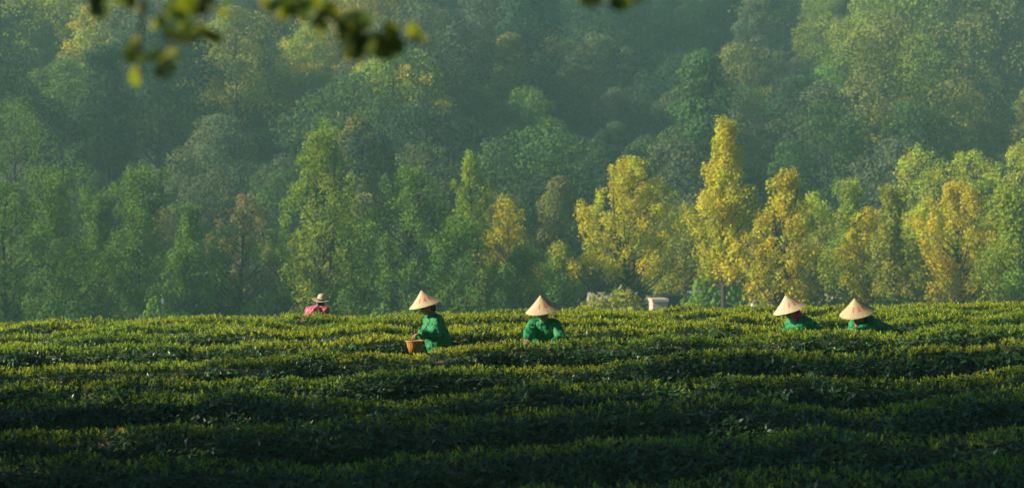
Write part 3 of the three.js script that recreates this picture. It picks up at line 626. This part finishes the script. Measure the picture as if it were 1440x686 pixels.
function person(spec) {
  const { label, rim, depth, axis, R = 0.25, H = 0.215, yaw, hands, markTurn, seed } = spec;
  const f = V(Math.sin(yaw), 0, Math.cos(yaw)), side = V(f.z, 0, -f.x);        // forward; the person's left
  const rimW = at(rim[0], rim[1], depth), ax = V(...axis).normalize();
  const head = rimW.clone().addScaledVector(ax, spec.straw ? -0.075 : -0.035).addScaledVector(f, -0.015);
  const neck = head.clone().add(V(0, spec.straw ? -0.09 : -0.135, 0)).addScaledVector(f, -0.09);
  const tx = neck.x - f.x * 0.2, gy = ground(tx, -neck.z), hipY = gy + (spec.hip ?? 0.79), dy = neck.y - hipY, len = 0.47;
  const back = Math.sqrt(Math.max(0.012, len * len - dy * dy)), hip = V(neck.x, hipY, neck.z).addScaledVector(f, -back);
  const foot = V(hip.x, ground(hip.x, -hip.z), hip.z).addScaledVector(f, 0.06); foot.y = ground(foot.x, -foot.z);
  const o = thing('person', label, 'person', 'tea pickers'); o.position.copy(foot);
  const L = (v) => v.clone().sub(foot), hp = L(hip), nk = L(neck), hd = L(head), up = nk.clone().sub(hp).normalize();
  const on = (base, a, b, c) => base.clone().addScaledVector(up, a).addScaledVector(side, b).addScaledVector(f, c);
  const sh = [1, -1].map((s) => on(nk, -0.07, 0.165 * s, 0.0)), arms = [1, -1].map((s, i) => {
    const target = hands[i].px ? L(at(hands[i].px[0], hands[i].px[1], hands[i].d)) : nk.clone().addScaledVector(f, hands[i].f).addScaledVector(side, hands[i].s).add(V(0, hands[i].y, 0));
    return elbow(sh[i], target, 0.265, 0.235, side.clone().multiplyScalar(s * (spec.wide ?? 0.35)).add(V(0, -1, 0)).addScaledVector(f, -0.3));
  });
  const legs = [1, -1].map((s) => { const h0 = hp.clone().addScaledVector(side, 0.085 * s), an = V(0, 0.075, 0).addScaledVector(side, 0.1 * s).addScaledVector(f, s * 0.03 - 0.03), kn = elbow(h0, an, 0.385, 0.375, f.clone().addScaledVector(side, 0.15 * s))[0]; return [h0, kn, an, an.clone().add(V(0, -0.035, 0)).addScaledVector(f, 0.15)]; });
  const chest = on(hp, len * 0.66, 0, 0.02), G = -0.012;
  const body = [bone(hp, chest, 0.125, 0.13), bone(chest, nk, 0.12, 0.05), bone(nk, hd, 0.05, 0.055), bone(sh[0], sh[1], 0.055, 0.055)];
  arms.forEach(([e, w], i) => body.push(bone(sh[i], e, 0.045, 0.036), bone(e, w, 0.036, 0.024)));
  legs.forEach(([a, b, c, d]) => body.push(bone(a, b, 0.075, 0.052), bone(b, c, 0.05, 0.036), bone(c.clone().add(V(0, -0.035, 0)), d, 0.034, 0.028)));
  const face = f.clone().multiplyScalar(0.94).add(V(0, -0.34, 0)).normalize(), fu = V().crossVectors(face, side).normalize(); if (fu.y < 0) fu.negate();
  const hp2 = (a, b, c) => hd.clone().addScaledVector(fu, a).addScaledVector(side, b).addScaledVector(face, c);
  const headBits = [bone(hp2(0.035, 0, -0.015), hp2(-0.05, 0, 0.02), 0.088, 0.066), bone(hp2(-0.075, 0, 0.04), hp2(-0.085, 0, 0.05), 0.038, 0.03), bone(hp2(0.012, 0, 0.085), hp2(-0.025, 0, 0.104), 0.011, 0.016), bone(hp2(-0.052, -0.018, 0.082), hp2(-0.052, 0.018, 0.082), 0.01, 0.01), bone(hp2(0.012, 0.08, -0.005), hp2(-0.02, 0.082, -0.005), 0.016, 0.012), bone(hp2(0.012, -0.08, -0.005), hp2(-0.02, -0.082, -0.005), 0.016, 0.012)];
  const parts = [meshOf(body, 0.05, 0.016), meshOf(headBits, 0.02, 0.006)];
  arms.forEach(([e, w], i) => parts.push(handMesh(w, w.clone().sub(e).normalize().lerp(f.clone().multiplyScalar(0.5).add(V(0, -0.4, 0)), 0.5), V(0, -0.8, 0).addScaledVector(f, -0.5), i ? 1 : -1)));
  part('body', mergeGeometries(parts), skinMat, o);
  for (const s of [1, -1]) { const eye = new THREE.SphereGeometry(0.011, 10, 8); const ep = hp2(0.004, 0.031 * s, 0.074); eye.translate(ep.x, ep.y, ep.z); part('eye', eye, std({ color: rgb(0.02, 0.015, 0.012), roughness: 0.2 }), o); }
  const hair = meshOf([bone(hp2(0.045, 0, -0.03), hp2(-0.03, 0, -0.055), 0.09, 0.07), bone(hp2(-0.04, 0, -0.08), hp2(-0.085, 0, -0.085), 0.04, 0.03)], 0.03, 0.01); part('hair', hair, hairMat, o);
  // clothes
  const wrinkle = (x, y, z) => 0.014 * n3(x * 9, y * 7 + seed, z * 9) + 0.011 * n3(x * 24 + seed, y * 15, z * 24);
  const jk = [bone(on(hp, -0.1, 0, 0), on(hp, 0.12, 0, 0), 0.2, 0.18), bone(on(hp, 0.1, 0, 0), chest, 0.18, 0.175), bone(chest, on(nk, -0.07, 0, 0), 0.17, 0.11), bone(on(nk, -0.055, 0, -0.005), on(nk, -0.02, 0, 0.0), 0.085, 0.075), bone(on(sh[0], -0.01, -0.01, 0), on(sh[1], -0.01, 0.01, 0), 0.085, 0.085)];
  arms.forEach(([e, w], i) => { const cuff = e.clone().lerp(w, 0.93); jk.push(bone(sh[i], e, 0.092, 0.078), bone(e, cuff, 0.078, 0.06)); });
  const jg = meshOf(jk, 0.045, 0.014, 0.2, wrinkle);
  if (spec.plaid) {
    const p = jg.attributes.position, c = new Float32Array(p.count * 3), c1 = rgb(0.5, 0.05, 0.09), c2 = rgb(0.6, 0.28, 0.3), c3 = rgb(0.16, 0.06, 0.16), w = new THREE.Color();
    for (let i = 0; i < p.count; i++) { const a = Math.sin((p.getX(i) + p.getZ(i) * 0.4) * 62), b = Math.sin(p.getY(i) * 62); w.copy(c1); if (a > 0.2) w.lerp(c2, 0.55); if (b > 0.2) w.lerp(a > 0.2 ? c2 : c3, 0.6); w.toArray(c, i * 3); }
    jg.setAttribute('color', new THREE.BufferAttribute(c, 3));
  }
  part(spec.plaid ? 'shirt' : 'jacket', jg, spec.plaid ? std({ vertexColors: true, roughness: 0.85 }) : jacketMat, o);
  const tr = [bone(hp.clone().addScaledVector(side, 0.05), hp.clone().addScaledVector(side, -0.05), 0.14, 0.14)]; legs.forEach(([a, b, c]) => tr.push(bone(a, b, 0.1, 0.078), bone(b, c.clone().add(V(0, 0.03, 0)), 0.076, 0.065)));
  part('trousers', meshOf(tr, 0.04, 0.018, 0.2, wrinkle), trouserMat, o);
  for (const [, , c, d] of legs) part('shoe', meshOf([bone(c.clone().add(V(0, -0.03, 0)).addScaledVector(f, -0.03), d.clone().addScaledVector(f, 0.02), 0.043, 0.036)], 0.02, 0.012), shoeMat, o);
  if (spec.scarf) {
    const sc = [], N = 9; if (spec.scarf.ring !== false) for (let i = 0; i <= N; i++) { const a = i / N * 6.283, b = (i + 1) / N * 6.283, q = (t) => on(nk, 0.02 + 0.02 * Math.sin(t * 2), Math.cos(t) * 0.085, 0.02 + Math.sin(t) * 0.085); sc.push(bone(q(a), q(b), 0.036, 0.036)); }
    if (spec.scarf.hood) sc.push(bone(hp2(0.0, 0, -0.075), hp2(-0.1, 0, -0.09), 0.07, 0.075), bone(hp2(-0.05, 0.07, -0.03), hp2(-0.12, 0.05, -0.02), 0.035, 0.04), bone(hp2(-0.05, -0.07, -0.03), hp2(-0.12, -0.05, -0.02), 0.035, 0.04));
    if (spec.scarf.chin) sc.push(bone(hp2(-0.1, 0, 0.06), hp2(-0.17, 0, 0.06), 0.04, 0.035));
    part('scarf', meshOf(sc, 0.03, 0.011, 0.2, wrinkle), std({ color: rgb(...spec.scarf.color), roughness: 0.9 }), o);
  }
  // the hat: turned about its own axis so that the lettering is on the side seen in the photograph
  const q = new THREE.Quaternion().setFromUnitVectors(V(0, 1, 0), ax).multiply(new THREE.Quaternion().setFromAxisAngle(V(0, 1, 0), (markTurn ?? 0) + Math.PI));
  if (!spec.straw) {
    const { outer, inner } = coneHat(R, H), hat = part('hat', outer, std({ map: hatTexture(seed, true), roughness: 0.75, bumpScale: 0.002 }), o); hat.position.copy(L(rimW)); hat.quaternion.copy(q);
    part('hat_lining', inner, innerHatMat, hat);
  } else {
    const pr = [[0.19, 0.016], [0.186, 0.021], [0.14, 0.004], [0.098, 0.0], [0.092, 0.05], [0.078, 0.105], [0.05, 0.128], [0.001, 0.134]].map(([a, b]) => new THREE.Vector2(a, b)), g = new THREE.LatheGeometry(pr, 48);
    const p = g.attributes.position; for (let i = 0; i < p.count; i++) { const x = p.getX(i), z = p.getZ(i), rr = Math.hypot(x, z); if (rr > 0.12) p.setY(i, p.getY(i) + 0.02 * Math.sin(Math.atan2(z, x) * 2 + 0.6) - 0.012 * (rr > 0.18 ? 1 : 0)); } g.computeVertexNormals();
    const hat = part('hat', g, std({ map: hatTexture(seed, false), roughness: 0.85, side: THREE.DoubleSide }), o); hat.position.copy(L(rimW)); hat.quaternion.copy(q);
    const band = new THREE.TorusGeometry(0.098, 0.009, 6, 32); band.rotateX(Math.PI / 2); band.scale(1, 1.6, 1); band.translate(0, 0.018, 0); part('hat_band', band, std({ color: rgb(0.03, 0.02, 0.02), roughness: 0.8 }), hat);
  }
  return { o, arms, foot };
}
const PI = Math.PI;
person({ label: 'person in a green jacket and conical straw hat, side on, reaching for a basket', rim: [598, 428], depth: 26.2, axis: [-0.26, 0.95, 0.12], yaw: -PI / 2 + 0.35, hands: [{ px: [592, 469], d: 25.82 }, { px: [583, 477], d: 26.35 }], markTurn: 0.15, hip: 0.66, seed: 1, R: 0.25, H: 0.225 });
person({ label: 'person in a green jacket and conical straw hat bending straight over the tea', rim: [763.5, 436], depth: 25.95, axis: [-0.16, 0.95, 0.22], yaw: -0.15, hands: [{ px: [780, 480], d: 25.7 }, { px: [741, 478], d: 25.65 }], markTurn: 0.3, hip: 0.62, wide: 0.8, seed: 2, R: 0.255, H: 0.235 });
person({ label: 'person with a bright pink neck scarf, green jacket and conical straw hat', rim: [1111.5, 435], depth: 26.75, axis: [-0.3, 0.93, 0.12], yaw: -PI / 2 + 0.55, hands: [{ px: [1103, 467], d: 26.45 }, { px: [1101, 468], d: 26.8 }], markTurn: 0.5, hip: 0.63, seed: 3, scarf: { color: [0.62, 0.03, 0.16], hood: true, ring: false }, R: 0.26, H: 0.235 });
person({ label: 'person in a dark green jacket and conical straw hat, a pink cloth under the chin', rim: [1206, 439.5], depth: 26.95, axis: [-0.22, 0.93, 0.28], yaw: -PI / 2 + 0.75, hands: [{ px: [1200, 468], d: 26.55 }, { px: [1195, 470], d: 26.8 }], markTurn: 0.1, hip: 0.66, seed: 4, scarf: { color: [0.55, 0.12, 0.2], chin: true, ring: false }, R: 0.265, H: 0.24 });
person({ label: 'person in a pink checked shirt and brimmed straw hat, back turned, beyond the field crest', rim: [452, 422.5], depth: 34.9, axis: [0.12, 0.98, 0.1], yaw: PI * 0.86, hands: [{ f: 0.22, s: 0.22, y: -0.32 }, { f: 0.22, s: -0.22, y: -0.32 }], hip: 0.68, seed: 5, straw: true, plaid: true, scarf: { color: [0.6, 0.05, 0.03] } });
// the basket under the first picker's hand
{
  const p = at(583, 476, 25.9), o = thing('tea_basket', 'small orange brown woven basket under the hand of the side on picker', 'basket'); o.position.set(p.x, p.y - 0.12, p.z); o.scale.setScalar(0.9);
  const weave = new THREE.CanvasTexture((() => { const c = document.createElement('canvas'); c.width = 256; c.height = 64; const g = c.getContext('2d'), r = rng(8); g.fillStyle = '#b9752f'; g.fillRect(0, 0, 256, 64); for (let y = 0; y < 8; y++) for (let x = 0; x < 32; x++) { g.fillStyle = (x + y) % 2 ? `rgba(222,158,84,${0.5 + r() * 0.5})` : `rgba(110,62,22,${0.3 + r() * 0.4})`; g.fillRect(x * 8, y * 8 + 1, 7, 6); } return c; })()); weave.colorSpace = THREE.SRGBColorSpace;
  part('bowl', new THREE.LatheGeometry([[0.001, -0.1], [0.09, -0.1], [0.12, 0], [0.145, 0.09], [0.138, 0.09], [0.11, 0], [0.08, -0.088], [0.001, -0.088]].map(([a, b]) => new THREE.Vector2(a, b)), 40), std({ map: weave, roughness: 0.75 }), o);
  const rim = new THREE.TorusGeometry(0.142, 0.011, 8, 40); rim.rotateX(PI / 2); rim.translate(0, 0.092, 0); part('rim', rim, std({ color: rgb(0.5, 0.27, 0.09), roughness: 0.7 }), o);
}
console.log('people');
renderer.render(scene, camera);
